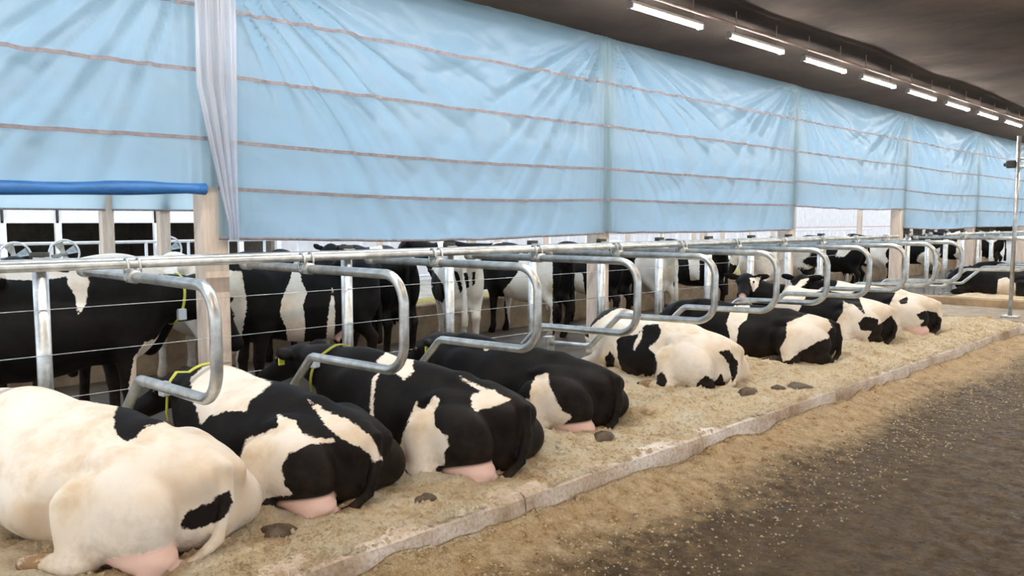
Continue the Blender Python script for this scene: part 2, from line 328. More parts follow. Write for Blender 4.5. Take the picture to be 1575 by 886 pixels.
# blue curtains: one per bay
SEAM = [1.71, 2.12, 2.49, 3.0, 3.5, 4.04]
def curtain(k, y0, y1, bottom, label, group=None, hem='strap'):
    root = empty('curtain', (COLX+.14, (y0+y1)/2, bottom)); yc = (y0+y1)/2
    nu, nv = int((y1-y0)/.028), int((4.05-bottom)/.028)
    Y, Zz = np.meshgrid(np.linspace(y0, y1, nu), np.linspace(bottom, 4.05, nv), indexing='ij')
    D = np.zeros_like(Y)
    for c, sgn in ((y0, 1), (y1, -1)):             # creases fanning from the column heads
        a = (Y-c)*sgn; bz = 4.15-Zz; r = np.hypot(a, bz); th = np.arctan2(a, bz)
        wv = 5.5*vnoise(r*.8, th*2+k*3, 71+k) + .6*r
        env = np.exp(-r/2.0)*np.clip((th-.18)/.35, 0, 1)*np.clip((1.5-th)/.25, 0, 1)*np.clip(r/.25, 0, 1)*np.clip((4.06-Zz)/.3, 0, 1)
        fine = np.clip(1.15-r/4.2, 0, 1)*np.clip((th-.25)/.3, 0, 1)*np.clip((1.45-th)/.2, 0, 1)*np.clip((4.06-Zz)/.3, 0, 1)*np.clip(vnoise(th*7, r*1.7, 78+k)*3-1.2, 0, 1)
        D += .016*fine*(1-2*np.abs(np.sin(th*48+2.5*vnoise(r*1.5, th*3, 79+k)))**.7)
        D += 1.9*env*(.036*(1-2*np.abs(np.sin((th*36+wv)/2))**.8) + .022*(1-2*np.abs(np.sin((th*61+wv*1.7)/2))**.8))*(.35+vnoise(th*9, r*1.1, 77+k))
    lo, hi = np.array([s for s in SEAM if s <= bottom+.01][-1:] or [bottom]), None
    sg = np.array(sorted(set([bottom]+[s for s in SEAM if s > bottom+.05])))
    j = np.clip(np.searchsorted(sg, Zz, 'right')-1, 0, len(sg)-2); t = (Zz-sg[j])/(sg[j+1]-sg[j])
    u = (Y-y0)/(y1-y0)
    D += .045*np.sin(np.pi*np.clip(t, 0, 1))*(.25+np.sin(np.pi*u))*.8 + .05*np.sin(np.pi*u)*np.clip((4.0-Zz)/1.2, 0, 1)
    sh = (Y-y0)*.9+(Zz)*1.6
    D += .026*(fbm(sh*2.3, (Zz-Y*.25)*1.1, 81+k, 4, .55)-.5)*2 + .006*(fbm(Y*7, Zz*5, 85+k)-.5)*2
    ew = np.clip(np.minimum(u, 1-u)*(y1-y0)/.16, 0, 1); D *= ew*ew*(3-2*ew)      # both neighbours reach the column in the same line
    D += .012*np.exp(-((u*(y1-y0))/.25)**2)*np.sin(Y*75) + .012*np.exp(-(((1-u)*(y1-y0))/.25)**2)*np.sin(Y*75)
    sag = -.05*np.sin(np.pi*u)*np.clip((4.05-Zz)/2, 0, 1)*(.6+.4*math.sin(k*2.1))
    Zs = Zz + sag + np.where(t < .15, .012*(fbm(Y*2.5, Zz, 91+k)-.5)*(Zz < bottom+.1)*2, 0)
    link('fabric', grid_mesh('fabric', D, Y-yc, Zs-bottom, 'curtain', flip=True), root)
    for s in sg[1:-1]:
        ji = np.argmin(abs(Zz[0]-s)); pts = [(D[i, max(ji-1, 0):ji+2].max()+.008, Y[i, ji]-yc, Zs[i, ji]-bottom) for i in range(0, nu, 2)]
        bb = MB(); n = len(pts); hh = .015
        bb.add([(p[0], p[1], p[2]+q) for p in pts for q in (-hh, hh)], [(2*i, 2*i+2, 2*i+3, 2*i+1) for i in range(n-1)]); bb.build('seam_strap', 'strap', root, True)
    pts = [(D[i, 0]+.005, Y[i, 0]-yc, Zs[i, 0]-bottom) for i in range(0, nu, 5)]
    if hem == 'roll':
        bb = MB().tube([(p[0]+.02, p[1], p[2]-.02) for p in pts], [.046+.007*math.sin(i*.9)+.008*random.random() for i in range(len(pts))], 10); bb.build('rolled_hem', 'blue_hem', root, True)
    else: MB().tube(pts, .014, 6).build('hem', 'strap', root, True)
    tag(root, label, 'curtain', group); return root
CL = {1: 'wrinkled blue plastic curtain hanging low between the bare near column and the second column', 2: 'wrinkled blue plastic curtain hanging low between the second column and the raised far bay',
      4: 'wrinkled blue plastic curtain hanging low just beyond the raised far bay', 5: 'wrinkled blue plastic curtain hanging low at the far end behind the pole'}
for k in range(6):
    y0, y1 = COLS[k], COLS[k+1]
    if k == 0: curtain(k, COLS[0], COLS[1], 2.12, 'blue plastic curtain raised on a dark blue rolled hem', hem='roll')
    elif k == 3: curtain(k, y0, y1, 2.1, 'blue plastic curtain raised enough to show white corrugated wall below it')
    else: curtain(k, y0, y1, 1.71, CL[k])
# gathered edge of the raised curtain, running down over the near column
yg = COLS[1]
nu, nv = 40, 70; Y, Zz = np.meshgrid(np.linspace(yg-.17, yg+.17, nu), np.linspace(1.7, 4.05, nv), indexing='ij')
lim = np.clip((2.9-Zz)/1.1, 0, 1); Yw = Y + lim*.10 - (Y-yg)*lim*.75
D = .022*np.sin((Y-yg)*70+.8*np.sin(Zz*2)) + .012*np.sin((Y-yg)*130)
g = empty('curtain_fold', (COLX+.20, yg, 1.7))
link('fabric', grid_mesh('fabric', D, Yw-yg, Zz-1.7, 'curtain_sheer', flip=True), g)
tag(g, 'narrow gathered pleat of curtain hanging down the front of the near column', 'curtain')

# second curtain line beyond the feed alley
C2 = -13.8
for i, y in enumerate([4.35, 5.25, 12.2, 17.0, 22.0, 28.0, 34.0]):
    o = empty('feed_lane_column', (C2, y, 0)); w = .085 if i else .09
    MB().box(-w, w, -w, w, -.3, 4.4, .006).build('shaft', 'wood_column', o); MB().box(-w-.04, w+.04, -w-.04, w+.04, -.3, .1, .01).build('footing', 'concrete', o)
    tag(o, 'slim tan column standing at the far edge of the feed lane', 'column', 'columns beyond the feed lane')
for i, (a, b_) in enumerate(((-1.2, 4.3), (4.4, 9.5))):
    root = empty('curtain', (C2+.12, (a+b_)/2, 2.03)); yc = (a+b_)/2
    Y, Zz = np.meshgrid(np.linspace(a, b_, 80), np.linspace(0, 2.3, 40), indexing='ij')
    D = .05*(fbm(Y*2+Zz, Zz*2-Y, 95+i)-.5) + .05*np.sin(np.pi*Zz*2)**2
    link('fabric', grid_mesh('fabric', D, Y-yc, Zz, 'curtain', flip=True), root)
    MB().tube([(.01, -(b_-a)/2, 0), (.01, (b_-a)/2, 0)], .018, 6).build('hem', 'strap', root)
    tag(root, 'plain blue curtain at the far edge of the feed lane, seen under the raised one', 'curtain', 'far blue curtains')

# neighbouring building across the yard
NB = -22.0
nb = empty('neighbour_barn', (NB, 20, 0))
def corr(y0, y1, z0, z1, pitch=.2, d=.03):
    n = max(2, int((y1-y0)/(pitch/2))); ys_ = [y0+(y1-y0)*i/n for i in range(n+1)]
    vs = [(d*(i % 2), y, z) for i, y in enumerate(ys_) for z in (z0, z1)]
    return MB().add(vs, [(2*i, 2*i+2, 2*i+3, 2*i+1) for i in range(n)])
for k in range(-5, 15): corr(-6+1.18*k-20+.03, -6+1.18*(k+1)-20-.03, 1.80, 4.6, .15).build('header_panel', 'white_paint', nb)
corr(11.6-20, 62-20, -.3, 4.6, .28).build('corrugated_wall', 'corrugated', nb)
corr(62-20, 131.8-20, 2.0, 4.6, .3).build('corrugated_wall', 'white_paint', nb)
MB().box(-12, -11.8, -32, 112, -.3, 4.7).build('back_wall', 'interior_board', nb)
MB().box(-12, .0, -32, 112, 4.6, 4.8).build('roof', 'roof_sheet', nb)
for y_ in (-31.8, 111.8): MB().box(-11.8, 0, y_-.1, y_+.1, -.3, 4.6).build('end_wall', 'interior_board', nb)
MB().box(-11.8, 0, 11.5-20, 11.6-20, -.3, 4.6).build('partition', 'interior_board', nb)
for k in range(17): MB().box(.03, .15, -7.2+1.18*k-20-.07, -7.2+1.18*k-20+.07, -.3, 1.8).build('post', 'white_paint', nb)
for k in range(15): MB().box(.04, .06, -6+1.18*k-20-.02, -6+1.18*k-20+.02, 1.85, 2.6).build('panel_joint', 'dark_steel', nb)
tag(nb, 'white corrugated building with dark openings across the yard behind the curtains', 'building')

fx = -15.6
fe = empty('yard_fence', (fx, 0, 0))
for z in (1.46, 1.0, .5): MB().tube([(0, -2, z), (0, 40, z)], .028, 8).build('rail', 'white_paint', fe, True)
for k in range(52): MB().tube([(0, -1.6+.8*k, -.25), (0, -1.6+.8*k, 1.46)], .03, 8).build('post', 'white_paint', fe, True)
tag(fe, 'white pipe fence with closely set posts along the yard', 'fence')
def fan(y, z):
    r = empty('fan', (fx+.1, y, z-.25))
    MB().tube([(.08, .24*math.cos(t), .25+.24*math.sin(t)) for t in np.linspace(0, 2*math.pi, 25)], .018, 6, False).build('ring', 'white_paint', r, True)
    MB().tube([(.0, 0, .25), (.12, 0, .25)], .05, 10).build('hub', 'galvanised_dull', r, True)
    for k in range(4):
        a = k*math.pi/2+.4; c, s_ = math.cos(a), math.sin(a)
        MB().add([(.05, .04*c-.03*s_, .25+.04*s_+.03*c), (.08, .04*c+.03*s_, .25+.04*s_-.03*c), (.09, .21*c+.07*s_, .25+.21*s_-.07*c), (.04, .21*c-.07*s_, .25+.21*s_+.07*c)], [(0, 1, 2, 3)]).build('blade', 'galvanised', r)
    MB().tube([(0, 0, .25), (-.1, 0, .25)], .02, 6).build('bracket', 'dark_steel', r)
    tag(r, 'small round white fan fixed on the yard fence', 'fan', 'fans on the yard fence')
for y, z in ((3.4, 1.25), (4.15, 1.28), (5.95, 1.31)): fan(y, z)
for k in range(22):
    y = 12.6+2.2*k
    if 36 < y < 49: continue
    o = empty('yard_post', (-18.0, y, 0)); MB().box(-.07, .07, -.07, .07, -.25, 2.4, .005).build('shaft', 'wood_column', o); MB().box(-.1, .1, -.1, .1, 2.4, 2.45).build('cap', 'dark_steel', o)
    tag(o, 'tan wooden post standing in front of the white yard wall', 'post', 'posts along the white yard wall')
pipe0 = MB()
for z in (.9, 1.55): pipe0.tube([(-17.9, 11.8, z), (-17.9, 60, z)], .03, 6)
tag(pipe0.build('yard_rail', 'pink_rail', None, True), 'pair of faded pink rails along the white yard wall posts', 'rail')

# ================================================================ stall pipework
def pipe(name, pts, r, mat, label, cat, group=None, n=10):
    o = MB().tube(pts, r, n).build(name, mat, None, True); return tag(o, label, cat, group)
RX, RZ = -5.15, 1.585
pipe('neck_rail', [(RX, -2, RZ), (RX, 14.3, RZ)], .027, 'galvanised', 'long galvanised neck rail clamped across the tops of the stall dividers', 'rail')
pipe('front_rail', [(-6.072, -2, 1.565), (-6.072, 14.3, 1.565)], .03, 'galvanised', 'galvanised top rail joining the posts at the front of the stalls', 'rail')
for z, nm in ((1.245, 'upper'), (.93, 'middle'), (.62, 'lower')):
    pipe('stall_wire', [(-6.098, -2, z), (-6.098, 14.3, z)], .003, 'galvanised', nm + ' thin steel wire strung along the stall posts', 'wire', None, 6)
def divider():
    r = empty('stall_divider', (0, 0, 0))
    path = bend([(-6.1, 0, 1.50), (-3.98, 0, 1.515), (-3.985, 0, .905), (-5.1, 0, .87), (-5.5, 0, .50), (-6.1, 0, .47)], [.17, .17, .1, .1], 7)
    MB().tube(path, .032, 12).build('loop', 'galvanised', r, True)
    b = MB()
    for dy in (-.035, .035):
        b.tube([(RX+.045*math.cos(a), dy, 1.555+.070*math.sin(a)) for a in np.linspace(0, 2*math.pi, 13)], .008, 6, False)
    b.build('u_bolt', 'galvanised', r, True)
    MB().tube([(RX-.06, 0, 1.508), (RX+.07, 0, 1.509)], .042, 12).build('clamp', 'galvanised_dull', r, True)
    MB().tube([(-6.13, 0, 1.50), (-6.02, 0, 1.50)], .042, 10).build('front_clamp', 'galvanised_dull', r, True)
    MB().box(-6.14, -6.06, -.06, .06, .2, .55, .005).build('mount_plate', 'galvanised_dull', r)
    return r
def copy_tree(o, parent=None):
    c = o.copy(); COL.objects.link(c); c.parent = parent
    for ch in list(o.children): copy_tree(ch, c)
    return c
DL = ['galvanised stall divider loop between the cream cow and the white-shouldered black cow',
      'galvanised stall divider loop between two black and white cows, over a yellow collar strap',
      'galvanised stall divider loop between the white-flanked black cow and the mostly black cow',
      'galvanised stall divider loop reaching over the pale spotted cow',
      'galvanised stall divider loop just beyond the pale spotted cow', 'galvanised stall divider loop at the empty stall behind the pale spotted cow',
      'galvanised stall divider loop above the black cow with pinkish hindquarter', 'galvanised stall divider loop in front of the blazed head turned back',
      'galvanised stall divider loop above the white cow with black shoulders']
pd = divider(); pd.location.y = DIV0
for k in range(1, 11):
    o = copy_tree(pd); o.location.y = DIV0+PITCH*k
    tag(o, DL[k] if k < 9 else 'galvanised stall divider loop in the empty stalls beside the crossover', 'stall divider', 'stall dividers')
tag(pd, DL[0], 'stall divider', 'stall dividers')
for k in range(6):
    o = copy_tree(pd); o.location.y = 17.9+PITCH*k; tag(o, 'galvanised stall divider loop in the block beyond the crossover', 'stall divider', 'far stall dividers')
def post():
    r = empty('stall_post', (-6.15, 0, 0))
    MB().tube([(0, 0, -.1), (0, 0, 1.59)], .05, 14).build('tube', 'galvanised', r, True)
    MB().tube([(0, 0, 1.59), (0, 0, 1.635)], .062, 14).build('cap', 'rubber', r, True)
    MB().tube([(.045, -.05, 1.565), (.045, .05, 1.565)], .042, 10).build('rail_clamp', 'galvanised_dull', r, True)
    MB().box(-.1, .1, -.1, .1, .1, .19).build('base_plate', 'galvanised_dull', r)
    return r
pp = post(); pp.location.y = 1.5
for k in (0, 2, 3, 4, 5, 6, 7, 8, 9, 10):
    o = pp if k == 0 else copy_tree(pp); o.location.y = 1.5+(0 if k == 0 else 2.44+1.2*(k-2))
    tag(o, 'upright galvanised post under the raised curtain, behind the cream cow' if k == 0 else 'upright galvanised post with dark cap carrying the front rail of the stalls', 'post', 'stall front posts')
for k in range(6):
    o = copy_tree(pp); o.location.y = 17.65+1.2*k; tag(o, 'upright galvanised post in the block beyond the crossover', 'post', 'far stall posts')
pipe('neck_rail', [(RX, 16.8, RZ), (RX, 25, RZ)], .027, 'galvanised', 'galvanised neck rail of the stall block beyond the crossover', 'rail')

# lamps
def lamp(tube_mat, hw=.028):
    r = empty('tube_lamp', (0, 0, 0))
    MB().box(-hw, hw, -.6, .6, 0, .035, .006).build('housing', 'lamp_housing', r)
    MB().tube([(0, -.575, -.016), (0, .575, -.016)], .02, 10).build('tube', tube_mat, r, True)
    for s in (-.45, .45): MB().tube([(0, s, .04), (0, s, .30)], .006, 6).build('hanger', 'conduit', r)
    for s in (-.59, .59): MB().box(-.035, .035, s-.012, s+.012, -.038, .01).build('end_cap', 'lamp_housing', r)
    return r
la = lamp('tube_white')
def offscreen(o):                   # a lamp whose whole length lies outside the picture says so in its name
    q = [to_px([(o.location.x, o.location.y+e, o.location.z)]) for e in (-.6, -.3, 0, .3, .6)]
    end = '' if any(d[0] > .1 and 0 <= x[0] <= 1575 and -8 <= y[0] <= 886 for x, y, d in q) else '_offscreen'
    o.name = 'tube_lamp'+end
    for c in o.children:
        if c.name.startswith('tube'): c.name = 'tube'+end
for k in range(-4, 17):
    o = la if k == -4 else copy_tree(la); o.location = (-4.6, 6.61+1.73*k, 3.835); offscreen(o)
    tag(o, 'white tube lamp hanging in a row under the dark ceiling above the stalls', 'lamp', 'tube lamps over the stalls')
pipe('conduit', [(-4.52, -2, 3.92), (-4.52, 36, 3.92)], .014, 'conduit', 'thin brown conduit running above the row of tube lamps', 'conduit', None, 6)
lb = lamp('tube_warm', .06)
for k in range(-2, 8):
    o = lb if k == -2 else copy_tree(lb); o.location = (-1.9, 3.1+3.2*k, 3.93); offscreen(o)
    tag(o, 'warm tube lamp hanging above the muck alley', 'lamp', 'tube lamps over the alley')

# pole with a small camera at the crossover
po = empty('pole', (-3.57, 14.97, .27))
MB().tube([(0, 0, 0), (0, 0, 2.95)], .032, 12).build('mast', 'galvanised', po, True)
MB().box(-.12, .12, -.12, .12, 0, .03, .005).build('base_plate', 'galvanised', po)
MB().tube([(0, 0, 2.58), (.35, .1, 2.6)], .022, 8).build('arm', 'galvanised', po, True); MB().tube([(0, 0, 2.45), (.35, .1, 2.47)], .022, 8).build('arm', 'galvanised', po, True)
cm = MB().box(-.16, -.02, -.06, .06, 2.44, 2.56, .015).build('camera_box', 'rubber', po); MB().tube([(-.2, 0, 2.5), (-.15, 0, 2.5)], .03, 10).build('lens', 'rubber', cm, True)
tag(po, 'slim galvanised pole with a small black camera at the crossover corner', 'pole')

# ================================================================ cows: one continuous surface each, grown from blended volumes
def ell(c, r, k=.06, ax=None): return ('e', np.array(c, float), np.array(r, float), k, None if ax is None else np.array(ax, float))
def con(a, b, ra, rb, k=.06): return ('c', np.array(a, float), np.array(b, float), (ra, rb), k)
def chain(pts, rs, k=.05): return [con(pts[i], pts[i+1], rs[i], rs[i+1], k) for i in range(len(pts)-1)]
def cut(a, b, r, k=.06): return ('x', np.array(a, float), np.array(b, float), r, k)
def sdf(lo, n, h, prims):           # blended distance field on a grid, each volume only where it reaches
    D = np.full(n, 1.0, np.float32); ax = [(lo[i]+h*np.arange(n[i])).astype(np.float32) for i in range(3)]
    for q in prims:
        if q[0] == 'e': c0 = q[1]; R = np.full(3, q[2].max()) if q[4] is not None else q[2]; mn, mx, k = c0-R, c0+R, q[3]
        else: R = q[3] if q[0] == 'x' else max(q[3]); mn, mx, k = np.minimum(q[1], q[2])-R, np.maximum(q[1], q[2])+R, q[4]
        m = k+2*h; i0 = np.clip(np.floor((mn-m-lo)/h).astype(int), 0, n); i1 = np.clip(np.ceil((mx+m-lo)/h).astype(int)+1, 0, n)
        if (i1 <= i0).any(): continue
        sl = tuple(slice(a, b) for a, b in zip(i0, i1)); x, y, z = np.ix_(*[ax[i][sl[i]] for i in range(3)]); d = D[sl]
        if q[0] == 'e':
            vx, vy, vz = x-q[1][0], y-q[1][1], z-q[1][2]; r = q[2]
            if q[4] is not None: A = q[4]; vx, vy, vz = (A[i, 0]*vx+A[i, 1]*vy+A[i, 2]*vz for i in range(3))
            a = np.sqrt((vx/r[0])**2+(vy/r[1])**2+(vz/r[2])**2); b = np.sqrt((vx/r[0]**2)**2+(vy/r[1]**2)**2+(vz/r[2]**2)**2); di = a*(a-1)/np.maximum(b, 1e-6)
        else:
            ab = q[2]-q[1]; vx, vy, vz = x-q[1][0], y-q[1][1], z-q[1][2]
            t = np.clip((vx*ab[0]+vy*ab[1]+vz*ab[2])/max(float(ab @ ab), 1e-9), 0, 1); di = np.sqrt((vx-t*ab[0])**2+(vy-t*ab[1])**2+(vz-t*ab[2])**2)
            if q[0] == 'x':
                di = q[3]-di; hh = np.maximum(k-np.abs(d-di), 0)/k; D[sl] = np.maximum(d, di)+hh*hh*k*.25; continue
            di = di-(q[3][0]+(q[3][1]-q[3][0])*t)
        hh = np.maximum(k-np.abs(d-di), 0)/k; D[sl] = np.minimum(d, di)-hh*hh*k*.25
    return D
def nets(V, org, h):                # naive surface nets
    Sg = V < 0; n = np.array(V.shape)-1
    c = [Sg[a:a+n[0], b:b+n[1], e:e+n[2]] for a in (0, 1) for b in (0, 1) for e in (0, 1)]
    allc = c[0].copy(); anyc = c[0].copy()
    for q in c[1:]: allc &= q; anyc |= q
    act = anyc & ~allc; idx = np.argwhere(act); num = -np.ones(act.shape, int); num[act] = np.arange(len(idx))
    acc = np.zeros((len(idx), 3)); cnt = np.zeros(len(idx))
    cor = [np.array((a, b, e)) for a in (0, 1) for b in (0, 1) for e in (0, 1)]
    vals = [V[idx[:, 0]+o[0], idx[:, 1]+o[1], idx[:, 2]+o[2]] for o in cor]
    for i in range(8):
        for j in range(i+1, 8):
            if abs(cor[i]-cor[j]).sum() != 1: continue
            m = (vals[i] < 0) != (vals[j] < 0); t = vals[i][m]/(vals[i][m]-vals[j][m])
            acc[m] += cor[i]+(cor[j]-cor[i])*t[:, None]; cnt[m] += 1
    v = org + h*(idx+acc/cnt[:, None]); F = []
    for ax in range(3):
        b_, c_ = [(1, 2), (2, 0), (0, 1)][ax]
        A = [slice(None)]*3; B = [slice(None)]*3; A[ax] = slice(0, -1); B[ax] = slice(1, None)
        s0, s1 = Sg[tuple(A)], Sg[tuple(B)]; e = np.argwhere(s0 != s1)
        e = e[(e[:, b_] > 0) & (e[:, c_] > 0) & (e[:, b_] < n[b_]) & (e[:, c_] < n[c_])]
        fl = s0[e[:, 0], e[:, 1], e[:, 2]]; q = []
        for db, dc in ((-1, -1), (0, -1), (0, 0), (-1, 0)):
            o = e.copy(); o[:, b_] += db; o[:, c_] += dc; q.append(num[o[:, 0], o[:, 1], o[:, 2]])
        q = np.stack(q, -1); q[~fl] = q[~fl][:, ::-1]; F.append(q)
    return v, np.concatenate(F)
def head_prims(poll, fwd, up=(0, 0, 1), s=1.0):
    h = np.array(fwd, float); h /= np.linalg.norm(h); u = np.array(up, float); u -= h*(u @ h); u /= np.linalg.norm(u); l = np.cross(u, h)
    at = lambda a, b, c: np.array(poll)+s*(a*h+b*l+c*u); A = np.stack([h, l, u]); P = []
    P += [ell(at(.07, 0, -.01), (.15*s, .115*s, .115*s), .05, A), con(at(.1, 0, -.03), at(.40, 0, -.07), .105*s, .075*s, .05),
          con(at(.12, 0, -.1), at(.36, 0, -.115), .065*s, .045*s, .05), ell(at(.43, 0, -.07), (.055*s, .085*s, .065*s), .04, A)]
    for g in (-1, 1):
        P += [ell(at(.15, .095*g, .03), (.05*s, .03*s, .035*s), .03, A)]
        e = l*g*.93-h*.2+u*.1; e /= np.linalg.norm(e); t = np.cross(h, e); t /= np.linalg.norm(t); w = np.cross(e, t)
        P += [ell(at(-.0, .205*g, .035), (.125*s, .065*s, .03*s), .02, np.stack([e, t, w]))]
    info = dict(eyes=[at(.165, .117*g, .035) for g in (-1, 1)], ears=[at(-.01, .23*g, .02) for g in (-1, 1)], h=h, l=l, u=u, s=s,
                nose=at(.46, 0, -.07))
    return P, info
def lying(o):
    lean = o.get('lean', .0); hp = o.get('poll', (2.05, 0, .86)); hd = o.get('head', (.8, 0, -.45)); w = o.get('w', 1.0)
    P = [ell((.98, .0, .34), (.70, .42*w, .40), .1), ell((.92, .16*w, .25), (.48, .31*w, .29), .08), ell((1.05, -.12, .28), (.5, .32*w, .3), .1),
         ell((1.5, 0, .38), (.38, .30, .38), .1),
         con((.10, 0, .52), (.50, 0, .62), .07, .085, .08), con((.50, 0, .62), (1.5, 0, .67), .085, .09, .1), ell((1.5, 0, .70), (.3, .1, .1), .1),
         ell((.32, 0, .43), (.34, .27, .22), .08), ell((.46, .26, .56), (.12, .07, .05), .1), ell((.46, -.22, .54), (.12, .07, .05), .1),
         con((.46, .24, .55), (.05, .12, .47), .075, .075, .09), con((.46, -.21, .55), (.05, -.11, .46), .07, .07, .06),
         ell((.04, .12, .45), (.075, .065, .075), .06), ell((.04, -.10, .44), (.07, .06, .07), .06),
         ell((.19, .02, .24), (.24, .26, .26), .1),
         ell((.26, .34, .30), (.29, .165, .27), .05), ell((.32, -.21, .22), (.34, .19, .24), .08),
         con((.48, .40, .36), (.38, .50, .10), .15, .09, .05), con((.34, .51, .08), (.56, .57, .06), .068, .055, .04), con((.56, .57, .06), (.66, .57, .055), .06, .06, .03),
         cut((.60, .50, .74), (.72, .49, .06), .10, .07), cut((.66, .32, .74), (.80, .36, .66), .09, .12), cut((.66, -.32, .74), (.80, -.36, .66), .09, .12),
         ell((.17, .33, .11), (.21, .12, .115), .02),
         con((1.42, .26, .22), (1.80, .24, .08), .11, .07, .06), con((1.8, .24, .07), (1.45, .31, .05), .065, .05, .04),
         con((1.42, -.26, .22), (1.80, -.24, .08), .11, .07, .06), con((1.8, -.24, .07), (1.45, -.31, .05), .065, .05, .04),
         ell((1.35, .22, .42), (.22, .12, .26), .08), ell((1.35, -.22, .42), (.22, .12, .26), .08)]
    p1 = np.array((1.62, 0, .50)); p2 = np.array(hp)-np.array(hd)/np.linalg.norm(hd)*.02-np.array((0, 0, .04))
    mid = (p1+p2)/2+np.array(o.get('neckmid', (.05, 0, .03)))
    P += chain([p1, mid, p2], [.25, .17, .115], .1)
    P += chain([(.06, 0, .56), (-.04, .0, .52), (-.08, .03, .34), (-.08, .10, .14), (-.04, .22, .04), (.06, .38, .03)], [.05, .038, .032, .03, .032, .05], .02) if o.get('tail', 1) else []
    hpz, info = head_prims(hp, hd, o.get('hup', (0, 0, 1))); return P+hpz, info
def standing(o):
    hp = o.get('poll', (1.28, 0, 1.42)); hd = o.get('head', (.8, 0, -.6)); st = o.get('step', .0)
    P = [ell((0, 0, .97), (.74, .33, .40), .1), ell((-.08, 0, .90), (.58, .36, .36), .1), ell((.55, 0, 1.0), (.38, .27, .42), .1),
         con((-.70, 0, 1.30), (.6, 0, 1.33), .09, .09, .1), ell((.55, 0, 1.34), (.3, .09, .11), .1),
         ell((-.5, 0, 1.20), (.36, .25, .22), .1), ell((-.33, .25, 1.32), (.1, .07, .07), .08), ell((-.33, -.25, 1.32), (.1, .07, .07), .08),
         ell((-.80, .12, 1.24), (.08, .07, .08), .07), ell((-.80, -.12, 1.24), (.08, .07, .08), .07)]
    for g in (-1, 1):
        q = st*g
        P += [ell((-.56, .18*g, 1.0), (.25, .13, .34), .08), con((-.42, .2*g, .84), (-.72+q, .18*g, .52), .12, .06, .06),
              con((-.72+q, .18*g, .52), (-.66+q, .18*g, .13), .055, .043, .04), con((-.66+q, .18*g, .13), (-.60+q, .18*g, .03), .048, .06, .03),
              ell((.58, .2*g, .98), (.18, .1, .3), .08), con((.55, .2*g, .75), (.58-q, .17*g, .42), .085, .055, .06),
              con((.58-q, .17*g, .42), (.58-q, .17*g, .13), .046, .042, .04), con((.58-q, .17*g, .13), (.62-q, .17*g, .03), .047, .06, .03)]
    P += [ell((-.42, 0, .68), (.25, .19, .17), .06)]
    for a in (-.5, -.34):
        for g in (-1, 1): P.append(con((a, .09*g, .55), (a, .09*g, .46), .028, .02, .03))
    p1 = np.array((.72, 0, 1.12)); p2 = np.array(hp)-np.array(hd)/np.linalg.norm(hd)*.02-np.array((0, 0, .04)); mid = (p1+p2)/2+np.array((.04, 0, .02))
    P += chain([p1, mid, p2], [.25, .175, .115], .1)
    P += chain([(-.80, 0, 1.34), (-.90, 0, 1.26), (-.93, o.get('tsw', 0)*.4, .80), (-.92, o.get('tsw', 0), .45)], [.045, .032, .03, .05], .03)
    hpz, info = head_prims(hp, hd, o.get('hup', (0, 0, 1))); return P+hpz, info
def poly_sd(px, py, poly):          # signed distance to a pixel outline, positive inside
    p = np.array(poly, float); q = np.roll(p, -1, 0); best = np.full(px.shape, 1e9); ins = np.zeros(px.shape, bool)
    for (x0, y0), (x1, y1) in zip(p, q):
        dx, dy = x1-x0, y1-y0; t = np.clip(((px-x0)*dx+(py-y0)*dy)/(dx*dx+dy*dy+1e-9), 0, 1)
        best = np.minimum(best, np.hypot(px-x0-t*dx, py-y0-t*dy))
        if y0 != y1: ins ^= ((y0 > py) != (y1 > py)) & (px < (x1-x0)*(py-y0)/(y1-y0)+x0)
    return np.where(ins, best, -best)
def n3(v, f, seed): return (fbm(v[:, 0]*f+seed*3.1, v[:, 1]*f+v[:, 2]*f*.7, seed, 3)+fbm(v[:, 2]*f+seed, v[:, 0]*f*.8-v[:, 1]*f, seed+5, 3))/2
